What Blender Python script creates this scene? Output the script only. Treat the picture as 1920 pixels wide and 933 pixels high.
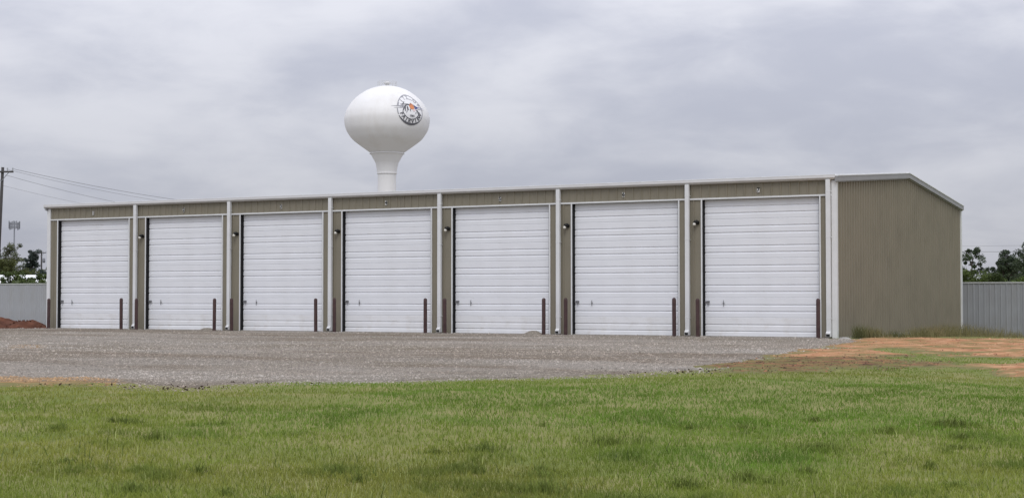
import bpy, math, random
import numpy as np
random.seed(7); rng = np.random.default_rng(7)
S = bpy.context.scene
COL = S.collection
for o in list(bpy.data.objects): bpy.data.objects.remove(o)

# ------------------------------------------------------------------ camera
CAM = np.array([47.795, -47.975, 1.264]); YAW = .49293; PITCH = .031855
FW = np.array([-math.sin(YAW), math.cos(YAW)]); RT = np.array([math.cos(YAW), math.sin(YAW)])
cd = bpy.data.cameras.new('camera'); cam = bpy.data.objects.new('camera', cd); COL.objects.link(cam)
cam.location = CAM; cam.rotation_euler = (math.pi/2 + PITCH, 0, YAW)
cd.sensor_width = 36; cd.lens = 2899/1920*36; cd.clip_start = .1; cd.clip_end = 9000
S.camera = cam
S.render.resolution_x = 1024; S.render.resolution_y = 497
S.view_settings.view_transform = 'Standard'; S.view_settings.look = 'None'
S.view_settings.exposure = 0.0; S.view_settings.gamma = 1.0

# ------------------------------------------------------------------ world: overcast sky
SUN_DIR = np.array([.28, -.60, .85]); SUN_DIR = SUN_DIR/np.linalg.norm(SUN_DIR)
W = bpy.data.worlds.new("World"); S.world = W; W.use_nodes = True
nt = W.node_tree; nt.nodes.clear(); N = nt.nodes.new; L = nt.links.new
out = N('ShaderNodeOutputWorld'); bg = N('ShaderNodeBackground'); bg.inputs['Strength'].default_value = .1
sky = N('ShaderNodeTexSky'); sky.sky_type = 'NISHITA'; sky.sun_disc = False
sky.sun_elevation = math.asin(SUN_DIR[2]); sky.sun_rotation = math.atan2(SUN_DIR[0], SUN_DIR[1])
tc = N('ShaderNodeTexCoord'); mp = N('ShaderNodeMapping'); mp.inputs['Scale'].default_value = (1, 1, 2.8)
mp.inputs['Location'].default_value = (.35, .1, .0)
L(tc.outputs['Generated'], mp.inputs['Vector'])
def noise(scale, detail, rough, dist, w):
    n = N('ShaderNodeTexNoise'); n.noise_dimensions = '4D'
    n.inputs['W'].default_value = w
    n.inputs['Scale'].default_value = scale; n.inputs['Detail'].default_value = detail
    n.inputs['Roughness'].default_value = rough; n.inputs['Distortion'].default_value = dist
    L(mp.outputs['Vector'], n.inputs['Vector']); return n
n1 = noise(5.2, 4, .5, .45, 3.1); n2 = noise(12.0, 6, .6, .35, 8.7)
def math_(op, a, b=None, clamp=False):
    m = N('ShaderNodeMath'); m.operation = op; m.use_clamp = clamp
    for i, v in enumerate((a, b)):
        if v is None: continue
        if isinstance(v, (int, float)): m.inputs[i].default_value = v
        else: L(v, m.inputs[i])
    return m.outputs[0]
cov = math_('ADD', math_('MULTIPLY', n1.outputs['Fac'], .66), math_('MULTIPLY', n2.outputs['Fac'], .34))
sep = N('ShaderNodeSeparateXYZ'); L(tc.outputs['Generated'], sep.inputs[0])
zc = math_('MAXIMUM', sep.outputs['Z'], 0.0)
# cloud base a little thinner (paler) higher up
cov = math_('ADD', cov, math_('MULTIPLY', math_('MINIMUM', zc, .2), .3))
ramp = N('ShaderNodeValToRGB'); L(cov, ramp.inputs['Fac'])
cr = ramp.color_ramp; cr.interpolation = 'EASE'
cr.elements[0].position = .40; cr.elements[0].color = (.78, .81, .95, 1)
cr.elements[1].position = .68; cr.elements[1].color = (1.10, 1.115, 1.215, 1)
# overcast luminance: three times brighter overhead than at the horizon
lum = math_('ADD', math_('ADD', math_('MULTIPLY', math_('MINIMUM', zc, .22), 8.5), math_('MULTIPLY', zc, 6.6)), 4.65)
vm = N('ShaderNodeVectorMath'); vm.operation = 'SCALE'; L(ramp.outputs['Color'], vm.inputs[0]); L(lum, vm.inputs['Scale'])
mx = N('ShaderNodeMix'); mx.data_type = 'RGBA'; mx.inputs['Factor'].default_value = .96
L(sky.outputs['Color'], mx.inputs['A']); L(vm.outputs['Vector'], mx.inputs['B'])
L(mx.outputs['Result'], bg.inputs['Color']); L(bg.outputs['Background'], out.inputs['Surface'])

# ------------------------------------------------------------------ sun behind cloud
sd = bpy.data.lights.new('sun', 'SUN'); sd.energy = 1.1; sd.angle = math.radians(24); sd.color = (1, .97, .92)
sun = bpy.data.objects.new('sun', sd); COL.objects.link(sun)
from mathutils import Vector, Matrix
sun.rotation_euler = Vector(SUN_DIR).to_track_quat('Z', 'Y').to_euler(); sun.location = (30, -30, 40)

# ------------------------------------------------------------------ helpers
def mesh(name, V, F, mat=None, smooth=False, cols=None, extra=None):
    m = bpy.data.meshes.new(name)
    if isinstance(F, np.ndarray):
        V = np.asarray(V, np.float32); k = F.shape[1]
        m.vertices.add(len(V)); m.vertices.foreach_set('co', V.ravel())
        m.loops.add(F.size); m.loops.foreach_set('vertex_index', F.astype(np.int32).ravel())
        m.polygons.add(len(F)); m.polygons.foreach_set('loop_start', np.arange(0, F.size, k, dtype=np.int32))
        m.polygons.foreach_set('loop_total', np.full(len(F), k, np.int32))
        m.update(calc_edges=True)
    else:
        m.from_pydata([tuple(map(float, v)) for v in V], [], F); m.update()
    if smooth: m.polygons.foreach_set('use_smooth', np.ones(len(m.polygons), bool))
    if cols is not None:
        a = m.color_attributes.new('tint', 'FLOAT_COLOR', 'POINT')
        c = np.ones((len(m.vertices), 4), np.float32); c[:, :3] = cols; a.data.foreach_set('color', c.ravel())
    for nm, arr in (extra or {}).items():
        a = m.attributes.new(nm, 'FLOAT', 'POINT'); a.data.foreach_set('value', np.asarray(arr, np.float32))
    if mat: m.materials.append(mat)
    return m
class MB:
    def __init__(s): s.V = []; s.F = []
    def add(s, V, F):
        n = len(s.V); s.V += [tuple(v) for v in V]; s.F += [tuple(i+n for i in f) for f in F]; return s
    def box(s, x0, x1, y0, y1, z0, z1):
        return s.add([(x0,y0,z0),(x1,y0,z0),(x1,y1,z0),(x0,y1,z0),(x0,y0,z1),(x1,y0,z1),(x1,y1,z1),(x0,y1,z1)],
                     [(0,3,2,1),(4,5,6,7),(0,1,5,4),(1,2,6,5),(2,3,7,6),(3,0,4,7)])
    def tube(s, pts, r, n=8, cap=True):
        pts = [Vector(p) for p in pts]; rr = r if isinstance(r, (list, tuple)) else [r]*len(pts); V = []
        for i, p in enumerate(pts):
            d = (pts[min(i+1, len(pts)-1)]-pts[max(i-1, 0)]).normalized()
            a = d.orthogonal().normalized() if i == 0 else (a - d*a.dot(d)).normalized()
            b = d.cross(a)
            for j in range(n):
                t = 2*math.pi*j/n; V.append(p+(a*math.cos(t)+b*math.sin(t))*rr[i])
        F = [(i*n+j, i*n+(j+1) % n, (i+1)*n+(j+1) % n, (i+1)*n+j) for i in range(len(pts)-1) for j in range(n)]
        if cap: F += [tuple(range(n-1, -1, -1)), tuple(range((len(pts)-1)*n, len(pts)*n))]
        return s.add(V, F)
    def lathe(s, prof, n=24, cx=0, cy=0):
        V = [(cx+r*math.cos(2*math.pi*j/n), cy+r*math.sin(2*math.pi*j/n), z) for r, z in prof for j in range(n)]
        F = [(i*n+j, i*n+(j+1) % n, (i+1)*n+(j+1) % n, (i+1)*n+j) for i in range(len(prof)-1) for j in range(n)]
        return s.add(V, F)
    def extr(s, prof, x0, x1, ax='x'):
        """closed (a,z) outline swept along x (or along y)"""
        n = len(prof)
        V = [((x, a, z) if ax == 'x' else (a, x, z)) for x in (x0, x1) for a, z in prof]
        F = [(j, (j+1) % n, n+(j+1) % n, n+j) for j in range(n)] + [tuple(range(n-1, -1, -1)), tuple(range(n, 2*n))]
        return s.add(V, F)
    def mesh(s, name, mat=None, smooth=False): return mesh(name, s.V, s.F, mat, smooth)
def ob(name, m, parent=None, loc=None, **kw):
    o = bpy.data.objects.new(name, m); COL.objects.link(o)
    if parent is not None: o.parent = parent
    if loc is not None: o.location = loc
    for k, v in kw.items(): o[k] = v
    return o
def thing(name, label, cat, loc=(0,0,0), group=None, m=None):
    o = ob(name, m, None, loc, label=label, category=cat)
    if group: o['group'] = group
    return o

# ------------------------------------------------------------------ materials
def mat(name, col, rough=.6, var=.08, vscale=6, bump=0, bscale=40, metal=0, spec=.3, attr=None, stain=None, stretch=None):
    m = bpy.data.materials.new(name); m.use_nodes = True; t = m.node_tree; b = t.nodes['Principled BSDF']
    b.inputs['Roughness'].default_value = rough; b.inputs['Metallic'].default_value = metal
    b.inputs['Specular IOR Level'].default_value = spec
    tc = t.nodes.new('ShaderNodeTexCoord'); src = tc.outputs['Object']
    if stretch:
        mp = t.nodes.new('ShaderNodeMapping'); mp.inputs['Scale'].default_value = stretch; t.links.new(src, mp.inputs[0]); src = mp.outputs[0]
    n = t.nodes.new('ShaderNodeTexNoise'); n.inputs['Scale'].default_value = vscale; n.inputs['Detail'].default_value = 6
    t.links.new(src, n.inputs['Vector'])
    mr = t.nodes.new('ShaderNodeMapRange'); mr.inputs[1].default_value = .3; mr.inputs[2].default_value = .7
    mr.inputs[3].default_value = 1-var; mr.inputs[4].default_value = 1+var
    t.links.new(n.outputs['Fac'], mr.inputs[0])
    sc = t.nodes.new('ShaderNodeVectorMath'); sc.operation = 'SCALE'; t.links.new(mr.outputs[0], sc.inputs['Scale'])
    if attr:
        a = t.nodes.new('ShaderNodeAttribute'); a.attribute_name = attr; t.links.new(a.outputs['Color'], sc.inputs[0])
    else: sc.inputs[0].default_value = col
    cur = sc.outputs[0]
    if stain:
        scol, samt, sscale = stain
        n2 = t.nodes.new('ShaderNodeTexNoise'); n2.inputs['Scale'].default_value = sscale; n2.inputs['Detail'].default_value = 7
        n2.inputs['Roughness'].default_value = .65; t.links.new(src, n2.inputs['Vector'])
        m2 = t.nodes.new('ShaderNodeMapRange'); m2.inputs[1].default_value = .5; m2.inputs[2].default_value = .75
        m2.inputs[3].default_value = 0; m2.inputs[4].default_value = samt; t.links.new(n2.outputs['Fac'], m2.inputs[0])
        mixn = t.nodes.new('ShaderNodeMix'); mixn.data_type = 'RGBA'; t.links.new(m2.outputs[0], mixn.inputs['Factor'])
        t.links.new(cur, mixn.inputs['A']); mixn.inputs['B'].default_value = (*scol, 1); cur = mixn.outputs['Result']
    t.links.new(cur, b.inputs['Base Color'])
    if bump:
        n3 = t.nodes.new('ShaderNodeTexNoise'); n3.inputs['Scale'].default_value = bscale; n3.inputs['Detail'].default_value = 5
        t.links.new(src, n3.inputs['Vector'])
        bp = t.nodes.new('ShaderNodeBump'); bp.inputs['Strength'].default_value = bump; bp.inputs['Distance'].default_value = .02
        t.links.new(n3.outputs['Fac'], bp.inputs['Height']); t.links.new(bp.outputs[0], b.inputs['Normal'])
    return m
M = {}
M['tan'] = mat('tan_sheet_metal', (.224,.203,.155), .5, .09, 1.2, stain=((.19,.165,.13), .35, 1.2), spec=.35)
M['white_trim'] = mat('white_trim', (.70,.71,.72), .45, .04, 3)
M['door'] = mat('white_door', (.765,.78,.82), .42, .03, 1.3, stain=((.66,.66,.66), .2, .8), spec=.4, bump=.12, bscale=2.2)
M['door_low'] = mat('white_door_dusty', (.755,.765,.79), .5, .04, 1.3, stain=((.60,.57,.53), .45, 3.0), spec=.3)
M['gutter'] = mat('gutter_white', (.68,.68,.69), .4, .04, 2)
M['rake'] = mat('rake_trim_grey', (.27,.27,.275), .45, .06, 2)
M['roof'] = mat('white_roof_metal', (.72,.73,.74), .4, .04, 2)
M['black'] = mat('black_seal_and_shade', (.012,.012,.013), .6, .1, 8)
M['blackpaint'] = mat('black_fixture', (.01,.01,.01), .4, .1, 8)
M['lens'] = mat('fixture_lens', (.70,.68,.62), .3, .03, 8)
M['zinc'] = mat('galvanised_steel', (.30,.30,.31), .4, .2, 30, metal=.6)
M['bollard'] = mat('brown_bollard_paint', (.062,.034,.033), .5, .2, 5, stain=((.12,.08,.06), .5, 6), bump=.1)
M['plate'] = mat('number_plate_white', (.62,.62,.60), .5, .05, 8)
M['ink'] = mat('number_black', (.015,.015,.015), .5, .02, 8)
M['core'] = mat('wall_core', (.14,.13,.11), .8, .05, 3)
M['concrete'] = mat('foundation_concrete', (.33,.32,.30), .85, .15, 4, bump=.3)
M['fence_l'] = mat('pale_grey_fence', (.36,.365,.41), .5, .05, 1.5, stain=((.30,.29,.27), .4, 1), spec=.3)
M['fence_r'] = mat('blue_grey_fence', (.30,.31,.335), .5, .06, 1.5, stain=((.26,.25,.24), .4, 1), spec=.3)
M['fence_cap'] = mat('fence_cap', (.50,.51,.52), .5, .05, 2)
M['tower'] = mat('tower_white_paint', (.80,.795,.79), .5, .03, .15, stain=((.64,.60,.55), .4, .35), stretch=(1,1,.14), spec=.35)
M['emb_dark'] = mat('emblem_dark_grey', (.13,.13,.145), .6, .1, 2)
M['emb_grey'] = mat('emblem_mid_grey', (.32,.32,.35), .6, .1, 2)
M['emb_white'] = mat('emblem_white', (.8,.8,.81), .6, .02, 2)
M['emb_orange'] = mat('emblem_orange', (.66,.25,.11), .6, .1, 1)
M['emb_blue'] = mat('emblem_blue', (.045,.055,.22), .6, .1, 2)
M['emb_pink'] = mat('emblem_pale_pink', (.78,.62,.62), .6, .03, 2)
M['wood'] = mat('weathered_pole_wood', (.062,.058,.058), .85, .25, 3, bump=.3, stretch=(6,6,.4))
M['steel'] = mat('tower_steel', (.20,.21,.23), .5, .1, 2)
M['wire'] = mat('cable', (.21,.21,.23), .6, .05, 2)
M['insul'] = mat('insulator', (.35,.36,.38), .3, .05, 2)
M['bark'] = mat('bark', (.07,.055,.045), .9, .3, 6, bump=.5)
M['leaf'] = mat('leaves', (0,0,0), .6, .25, 1.2, attr='tint', spec=.2)
M['blade'] = mat('grass_blades', (0,0,0), .55, .10, .8, attr='tint', spec=.18)
M['stone'] = mat('crushed_stone', (0,0,0), .85, .12, 30, attr='tint', spec=.2)
M['mound'] = mat('red_dirt', (.115,.05,.032), .95, .35, 3, bump=.9, bscale=9, stain=((.07,.03,.02), .8, 4), spec=.1)
M['clod'] = mat('dark_clods', (.06,.042,.03), .95, .35, 8, spec=.1)
M['whiteroof'] = mat('bright_white_roof', (.80,.81,.80), .5, .03, 1)
M['farwall'] = mat('far_wall', (.45,.45,.43), .7, .05, 1)
M['vent'] = mat('vent_metal', (.6,.6,.6), .5, .05, 3)

for nm_ in ('blade', 'leaf'):     # thin leaves let part of the light through
    t_ = M[nm_].node_tree; b_ = t_.nodes['Principled BSDF']; tr_n = t_.nodes.new('ShaderNodeBsdfTranslucent'); ms_ = t_.nodes.new('ShaderNodeMixShader')
    ms_.inputs[0].default_value = .4 if nm_ == 'blade' else .25
    t_.links.new(b_.inputs['Base Color'].links[0].from_socket, tr_n.inputs['Color'])
    t_.links.new(b_.outputs[0], ms_.inputs[1]); t_.links.new(tr_n.outputs[0], ms_.inputs[2])
    t_.links.new(ms_.outputs[0], t_.nodes['Material Output'].inputs['Surface'])

# ------------------------------------------------------------------ terrain functions
def vnoise(x, y, seed=0):
    x = np.asarray(x, float); y = np.asarray(y, float)
    xi = np.floor(x).astype(np.int64); yi = np.floor(y).astype(np.int64); fx = x-xi; fy = y-yi
    def h(a, b):
        k = (a*374761393 + b*668265263 + seed*974634777) & 0xffffffff
        k = ((k ^ (k >> 13))*1274126177) & 0xffffffff
        return ((k ^ (k >> 16)) & 0xffff)/65535.
    sx = fx*fx*(3-2*fx); sy = fy*fy*(3-2*fy)
    return (h(xi,yi)*(1-sx)+h(xi+1,yi)*sx)*(1-sy)+(h(xi,yi+1)*(1-sx)+h(xi+1,yi+1)*sx)*sy
def fbm(x, y, seed=0, o=4):
    r = 0; a = .5; t = 0
    for i in range(o): r = r+a*vnoise(x*2**i, y*2**i, seed+i); t += a; a *= .5
    return r/t-.5
def sstep(a, b, x):
    t = np.clip((x-a)/(b-a), 0, 1); return t*t*(3-2*t)
def depth(x, y): return (x-CAM[0])*FW[0]+(y-CAM[1])*FW[1]
def sdpoly(x, y, P):
    """signed distance, positive inside"""
    x = np.asarray(x, float); y = np.asarray(y, float); d = np.full(x.shape, 1e9); ins = np.zeros(x.shape, bool)
    for i in range(len(P)):
        ax, ay = P[i]; bx, by = P[(i+1) % len(P)]; ex, ey = bx-ax, by-ay
        t = np.clip(((x-ax)*ex+(y-ay)*ey)/(ex*ex+ey*ey), 0, 1)
        d = np.minimum(d, np.hypot(x-ax-t*ex, y-ay-t*ey))
        c = ((ay > y) != (by > y)) & (x < ex*(y-ay)/(ey if ey != 0 else 1e-9)+ax); ins ^= c
    return np.where(ins, d, -d)
GRAVEL = [(33.9,-.9),(34.9,-1.2),(36.0,-4.6),(36.2,-8),(36.6,-11.5),(36.9,-14.5),(37.2,-17),(37.7,-19.9),(37.8,-22),(37.7,-23.9),(37,-25.3),(35.9,-26.9),
          (35,-28.4),(34.1,-29.1),(33.5,-30.1),(33.3,-30.9),(32.4,-30.8),(31.5,-30.6),(31,-31.0),(30.3,-31.4),(28,-34),(24,-37),(18,-44),(-20,-44),(-20,.4),(33.9,.4)]
ORANGE = [(34.6,-1.6),(35.0,1.3),(36.0,5.2),(38.7,5.7),(45,4),(46,-8),(42.4,-14.5),(40.6,-14.8),(39.7,-12.5),(37.9,-11.0),(36.0,-8.4)]
STRIP = [(37.0,-15.9),(36.2,-11.6),(37.6,-10.1),(39.2,-12.5),(38.4,-15.1)]
BROWN = [(37.2,-17.2),(37.6,-15.6),(39.5,-15.2),(40.7,-19.5),(40.3,-21.0),(39.2,-21.8),(38.4,-22.6),(38.0,-21.5),(37.9,-19.8)]
ORANGE2 = [(42.0,-19.3),(42.6,-18.2),(44.3,-19.5),(43.3,-21.6),(42.8,-21.7)]
LEFTOR = [(27,-32.5),(28.9,-30.4),(29.8,-30.5),(30.3,-30.0),(31.2,-30.3),(31.8,-31.0),(31.1,-31.7),(30.3,-32.1),(28,-34.3)]
GREENP = [(37.8,-11.2),(37.6,-9.0),(39.6,-8.6),(40.6,-12.6),(39.4,-13.2)]
def gsd(x, y): return sdpoly(x, y, GRAVEL)+fbm(x*.9, y*.9, 5)*.9+fbm(x*4, y*4, 9, 2)*.25
def dsd(x, y):
    n = fbm(x*.8, y*.8, 21)*2.6+fbm(x*3.5, y*3.5, 27, 3)*1.0
    d = np.maximum.reduce([sdpoly(x, y, P) for P in (ORANGE, STRIP, ORANGE2, LEFTOR)])
    d = np.minimum(d, 2.0)+n*.75
    return np.where(sdpoly(x, y, GREENP) > 0, d-1.0, d)
def bsd(x, y): return sdpoly(x, y, BROWN)*.8+fbm(x*.9, y*.9, 33)*2.2+fbm(x*4, y*4, 37, 3)*1.2
def hz(x, y):
    x = np.asarray(x, float); y = np.asarray(y, float); Z = depth(x, y)
    h = -.30*sstep(24, 9, Z)
    h = h-.38*np.clip((y-1)/18.5, 0, 1)
    s = sdpoly(x, y, GRAVEL); g = sstep(.5, -3, s)*sstep(75, 50, Z)
    return h+g*(fbm(x*.25, y*.25, 51, 3)*.16+fbm(x*1.1, y*1.1, 53, 3)*.06)+(1-g)*fbm(x*.3, y*.3, 55, 3)*.02*sstep(0, -3, y)
def grid(xs, ys, f, keep=None, dz=0., name='', m=None, smooth=True, extra=None):
    Xg, Yg = np.meshgrid(xs, ys); nx = len(xs); ny = len(ys)
    Zg = f(Xg.ravel(), Yg.ravel())+dz; V = np.stack([Xg.ravel(), Yg.ravel(), Zg], 1)
    i = np.arange(nx*ny).reshape(ny, nx)
    F = np.stack([i[:-1,:-1].ravel(), i[:-1,1:].ravel(), i[1:,1:].ravel(), i[1:,:-1].ravel()], 1)
    if keep is not None:
        c = V[F].mean(1); k = keep(c[:,0], c[:,1]); F = F[k]
        u, inv = np.unique(F, return_inverse=True); V = V[u]; F = inv.reshape(F.shape)
    return mesh(name, V, F, m, smooth, extra=extra(V) if extra else None)

# ground materials --------------------------------------------------
def ground_mat(name, cols, scales, bump=.5, bscale=30, speck=None, attrmix=None):
    m = bpy.data.materials.new(name); m.use_nodes = True; t = m.node_tree; b = t.nodes['Principled BSDF']
    b.inputs['Roughness'].default_value = .95; b.inputs['Specular IOR Level'].default_value = .1
    tc = t.nodes.new('ShaderNodeTexCoord'); cur = None
    for i, (c, s) in enumerate(zip(cols, scales)):
        if i == 0:
            r = t.nodes.new('ShaderNodeRGB'); r.outputs[0].default_value = (*c, 1); cur = r.outputs[0]; continue
        n = t.nodes.new('ShaderNodeTexNoise'); n.inputs['Scale'].default_value = s; n.inputs['Detail'].default_value = 6
        n.inputs['Roughness'].default_value = .62
        mp = t.nodes.new('ShaderNodeMapping'); mp.inputs['Location'].default_value = (i*7.3, i*3.1, 0)
        t.links.new(tc.outputs['Object'], mp.inputs[0]); t.links.new(mp.outputs[0], n.inputs['Vector'])
        r = t.nodes.new('ShaderNodeMapRange'); r.inputs[1].default_value = .44; r.inputs[2].default_value = .60
        t.links.new(n.outputs['Fac'], r.inputs[0])
        x = t.nodes.new('ShaderNodeMix'); x.data_type = 'RGBA'; t.links.new(r.outputs[0], x.inputs['Factor'])
        t.links.new(cur, x.inputs['A']); x.inputs['B'].default_value = (*c, 1); cur = x.outputs['Result']
    for am_ in ([] if not attrmix else attrmix if isinstance(attrmix, list) else [attrmix]):
        a = t.nodes.new('ShaderNodeAttribute'); a.attribute_name = am_[0]
        n = t.nodes.new('ShaderNodeTexNoise'); n.inputs['Scale'].default_value = 3; n.inputs['Detail'].default_value = 8
        n.inputs['Roughness'].default_value = .7; t.links.new(tc.outputs['Object'], n.inputs['Vector'])
        ad = t.nodes.new('ShaderNodeMath'); ad.operation = 'ADD'; t.links.new(a.outputs['Fac'], ad.inputs[0]); t.links.new(n.outputs['Fac'], ad.inputs[1])
        r = t.nodes.new('ShaderNodeMapRange'); r.inputs[1].default_value = .85; r.inputs[2].default_value = 1.15
        t.links.new(ad.outputs[0], r.inputs[0])
        x = t.nodes.new('ShaderNodeMix'); x.data_type = 'RGBA'; t.links.new(r.outputs[0], x.inputs['Factor'])
        t.links.new(cur, x.inputs['A']); x.inputs['B'].default_value = (*am_[1], 1); cur = x.outputs['Result']
    if speck:
        v = t.nodes.new('ShaderNodeTexVoronoi'); v.inputs['Scale'].default_value = speck[0]; t.links.new(tc.outputs['Object'], v.inputs['Vector'])
        bw = t.nodes.new('ShaderNodeSeparateColor'); t.links.new(v.outputs['Color'], bw.inputs[0])
        r = t.nodes.new('ShaderNodeMapRange'); r.inputs[3].default_value = 1-speck[1]; r.inputs[4].default_value = 1+speck[1]
        t.links.new(bw.outputs[0], r.inputs[0])
        s = t.nodes.new('ShaderNodeVectorMath'); s.operation = 'SCALE'; t.links.new(cur, s.inputs[0]); t.links.new(r.outputs[0], s.inputs['Scale']); cur = s.outputs[0]
    t.links.new(cur, b.inputs['Base Color'])
    n = t.nodes.new('ShaderNodeTexNoise'); n.inputs['Scale'].default_value = bscale; n.inputs['Detail'].default_value = 6
    t.links.new(tc.outputs['Object'], n.inputs['Vector'])
    bp = t.nodes.new('ShaderNodeBump'); bp.inputs['Strength'].default_value = bump; bp.inputs['Distance'].default_value = .05
    t.links.new(n.outputs['Fac'], bp.inputs['Height']); t.links.new(bp.outputs[0], b.inputs['Normal'])
    return m
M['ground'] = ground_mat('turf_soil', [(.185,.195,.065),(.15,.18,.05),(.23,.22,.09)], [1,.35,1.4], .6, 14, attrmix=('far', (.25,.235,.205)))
M['gravel'] = ground_mat('gravel_bed', [(.265,.24,.208),(.22,.198,.168),(.29,.26,.22),(.19,.163,.125)], [1,.22,.9,.13], .8, 22, speck=(34,.30), attrmix=[('track', (.17,.14,.108)), ('warm', (.30,.19,.085))])
M['dirt'] = ground_mat('orange_clay', [(.44,.215,.108),(.31,.135,.07),(.50,.29,.165),(.20,.16,.065)], [1,.9,3.0,1.0], .7, 9, attrmix=('warm', (.17,.165,.07)))
M['brown'] = ground_mat('brown_mud', [(.15,.078,.045),(.065,.036,.024),(.33,.165,.085),(.15,.145,.05)], [1,1.6,2.6,1.9], .9, 9, attrmix=('warm', (.17,.165,.07)))

def axis(segs):
    r = [segs[0][0]]
    for a, b, s in segs: r += list(np.linspace(a, b, max(2, int(round(abs(b-a)/s))+1))[1:])
    return np.array(r)
gx = axis([(-6000,-800,1300),(-800,-100,140),(-100,-10,9),(-10,18,2),(18,52,.16),(52,56,1),(56,100,6),(100,800,140),(800,6000,1300)])
gy = axis([(-6000,-800,1300),(-800,-90,120),(-90,-56,6),(-56,-50,1),(-50,-6,.16),(-6,-4,.5),(-4,26,1.0),(26,110,8),(110,800,140),(800,6000,1300)])
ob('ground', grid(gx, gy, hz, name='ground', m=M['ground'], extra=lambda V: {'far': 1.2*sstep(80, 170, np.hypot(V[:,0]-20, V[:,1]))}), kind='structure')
RUTS = [(30,-20,22.0,-24.5,.5)]
def gh(x, y):
    x = np.asarray(x, float); y = np.asarray(y, float)
    return hz(x, y)-.03+.05*sstep(0, .45, gsd(x, y))+fbm(x*1.6, y*1.6, 61, 3)*.035*sstep(-.3, -2, y)
def track(x, y):
    a = x*.90+y*.43; b = -x*.43+y*.90
    a2 = x*.98-y*.2; b2 = x*.2+y*.98
    return np.clip(.5+fbm(a*.06, b*.55, 91, 4)*1.5+fbm(a2*.05+9, b2*.8, 95, 3)*1.0+fbm(x*1.2, y*1.2, 97, 3)*.5, 0, 1)*sstep(.5, -2.5, y)
def warm(V):
    x, y = V[:,0], V[:,1]
    a = np.clip(.5*sstep(1.2, .1, sdpoly(x, y, LEFTOR)*-1), 0, 1)
    b = .62*sstep(1.3, 0, np.abs((x-17.7)*.70+(y+18.5)*.71)*1.1)*sstep(2.6, 1.2, np.abs((x-17.7)*.71-(y+18.5)*.70))
    return {'warm': np.maximum(a, b), 'track': track(x, y)*.62+.05}
ob('gravel_lot', grid(np.arange(-20, 39, .22), np.arange(-44, .45, .22), gh, lambda x, y: gsd(x, y) > -.1, name='gravel_lot', m=M['gravel'], extra=warm), kind='structure')
ob('bare_dirt', grid(np.arange(26, 47, .14), np.arange(-35, 7, .14), lambda x, y: hz(x, y)-.03+.055*sstep(-.8, .1, dsd(x, y)), lambda x, y: (dsd(x, y) > -.85) & (gsd(x, y) < .45), 0, 'bare_dirt', M['dirt'], extra=lambda V: {'warm': np.clip(.5-.55*dsd(V[:,0], V[:,1]), -.3, 1.2)}), kind='structure')
ob('brown_mud', grid(np.arange(34, 44, .12), np.arange(-27, -12, .12), lambda x, y: hz(x, y)-.03+.062*sstep(-.8, .1, bsd(x, y)), lambda x, y: (bsd(x, y) > -.85) & (gsd(x, y) < .45), 0, 'brown_mud', M['brown'], extra=lambda V: {'warm': np.clip(.5-.55*bsd(V[:,0], V[:,1]), -.3, 1.2)}), kind='structure')

# ------------------------------------------------------------------ storage building
B = 4.7807; NB = 7; XL = -.05; XR = 33.68; D = 18.16; H = 5.0; PK = .718; DH = 4.515; DZ = 4.567
bld = thing('storage_building', 'long tan metal storage building with seven white overhead doors and a white roof edge', 'building')
def eave(y): return H+PK*(1-abs(y-D/2)/(D/2))
cm = MB()
cm.V = []; n0 = [(XL+.12, y, z) for y, z in ((.22,-.5),(.22,H-.03),(D/2,H+PK-.03),(D-.06,H-.03),(D-.06,-.5))]
n1_ = [(XR-.06, y, z) for _, y, z in n0]
cm.add(n0+n1_, [(0,1,2,3,4),(9,8,7,6,5)]+[(i,5+i,5+(i+1) % 5,(i+1) % 5) for i in range(5)])
ob('wall_core', cm.mesh('wall_core', M['core']), bld)
ob('foundation', MB().box(XL-.02, XR+.015, .02, D, -.9, .035).mesh('foundation', M['concrete']), bld)
# bay openings
OPL = [.50]*7; OPR = [4.36,4.36,4.36,4.36,4.38,4.42,4.46]
# pier blocks behind the siding
piers = [(XL+.02, OPL[0])]+[(k*B+OPR[k], (k+1)*B+OPL[k+1]) for k in range(6)]+[(6*B+OPR[6], XR-.04)]
for a, b in piers: ob('wall_pier', MB().box(a+.004, b-.004, .004, .215, 0, DH).mesh('wall_pier', M['core']), bld)
ob('lintel', MB().box(XL+.03, XR-.05, .004, .215, DH+.002, H-.01).mesh('lintel', M['core']), bld)
# ribbed sheets
def ribs(x0, x1, pitch=.3048, phase=0., h=.032):
    """front outline of R-panel between x0 and x1: (x, proud)"""
    pts = [(x0, 0.)]; k = math.ceil((x0-phase)/pitch)
    while phase+k*pitch < x1+.001:
        c = phase+k*pitch
        for dx, p in ((-.034,0),(-.014,h),(.014,h),(.034,0)):
            if x0 < c+dx < x1: pts.append((c+dx, p))
        for q in (.11,.20):
            for dx, p in ((-.012,0),(0,.004),(.012,0)):
                if x0 < c+q+dx < x1: pts.append((c+q+dx, p))
        k += 1
    pts.append((x1, 0.)); return pts
def sheet(x0, x1, zb, ztop, phase=0., pitch=.3048, h=.032, t=.008):
    P = ribs(x0, x1, pitch, phase, h); m = MB(); n = len(P)
    V = []
    for x, p in P: V += [(x, -.006-p, zb), (x, -.006-p, ztop(x)), (x, -.006-p+t, ztop(x)), (x, -.006-p+t, zb)]
    F = [(4*i+a, 4*i+4+a, 4*i+4+(a+1) % 4, 4*i+(a+1) % 4) for i in range(n-1) for a in range(4)]
    F += [(0,1,2,3), (4*n-1,4*n-2,4*n-3,4*n-4)]
    return m.add(V, F)
x = XL+.06; k = 0
hs = None
SW = .9144
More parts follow.
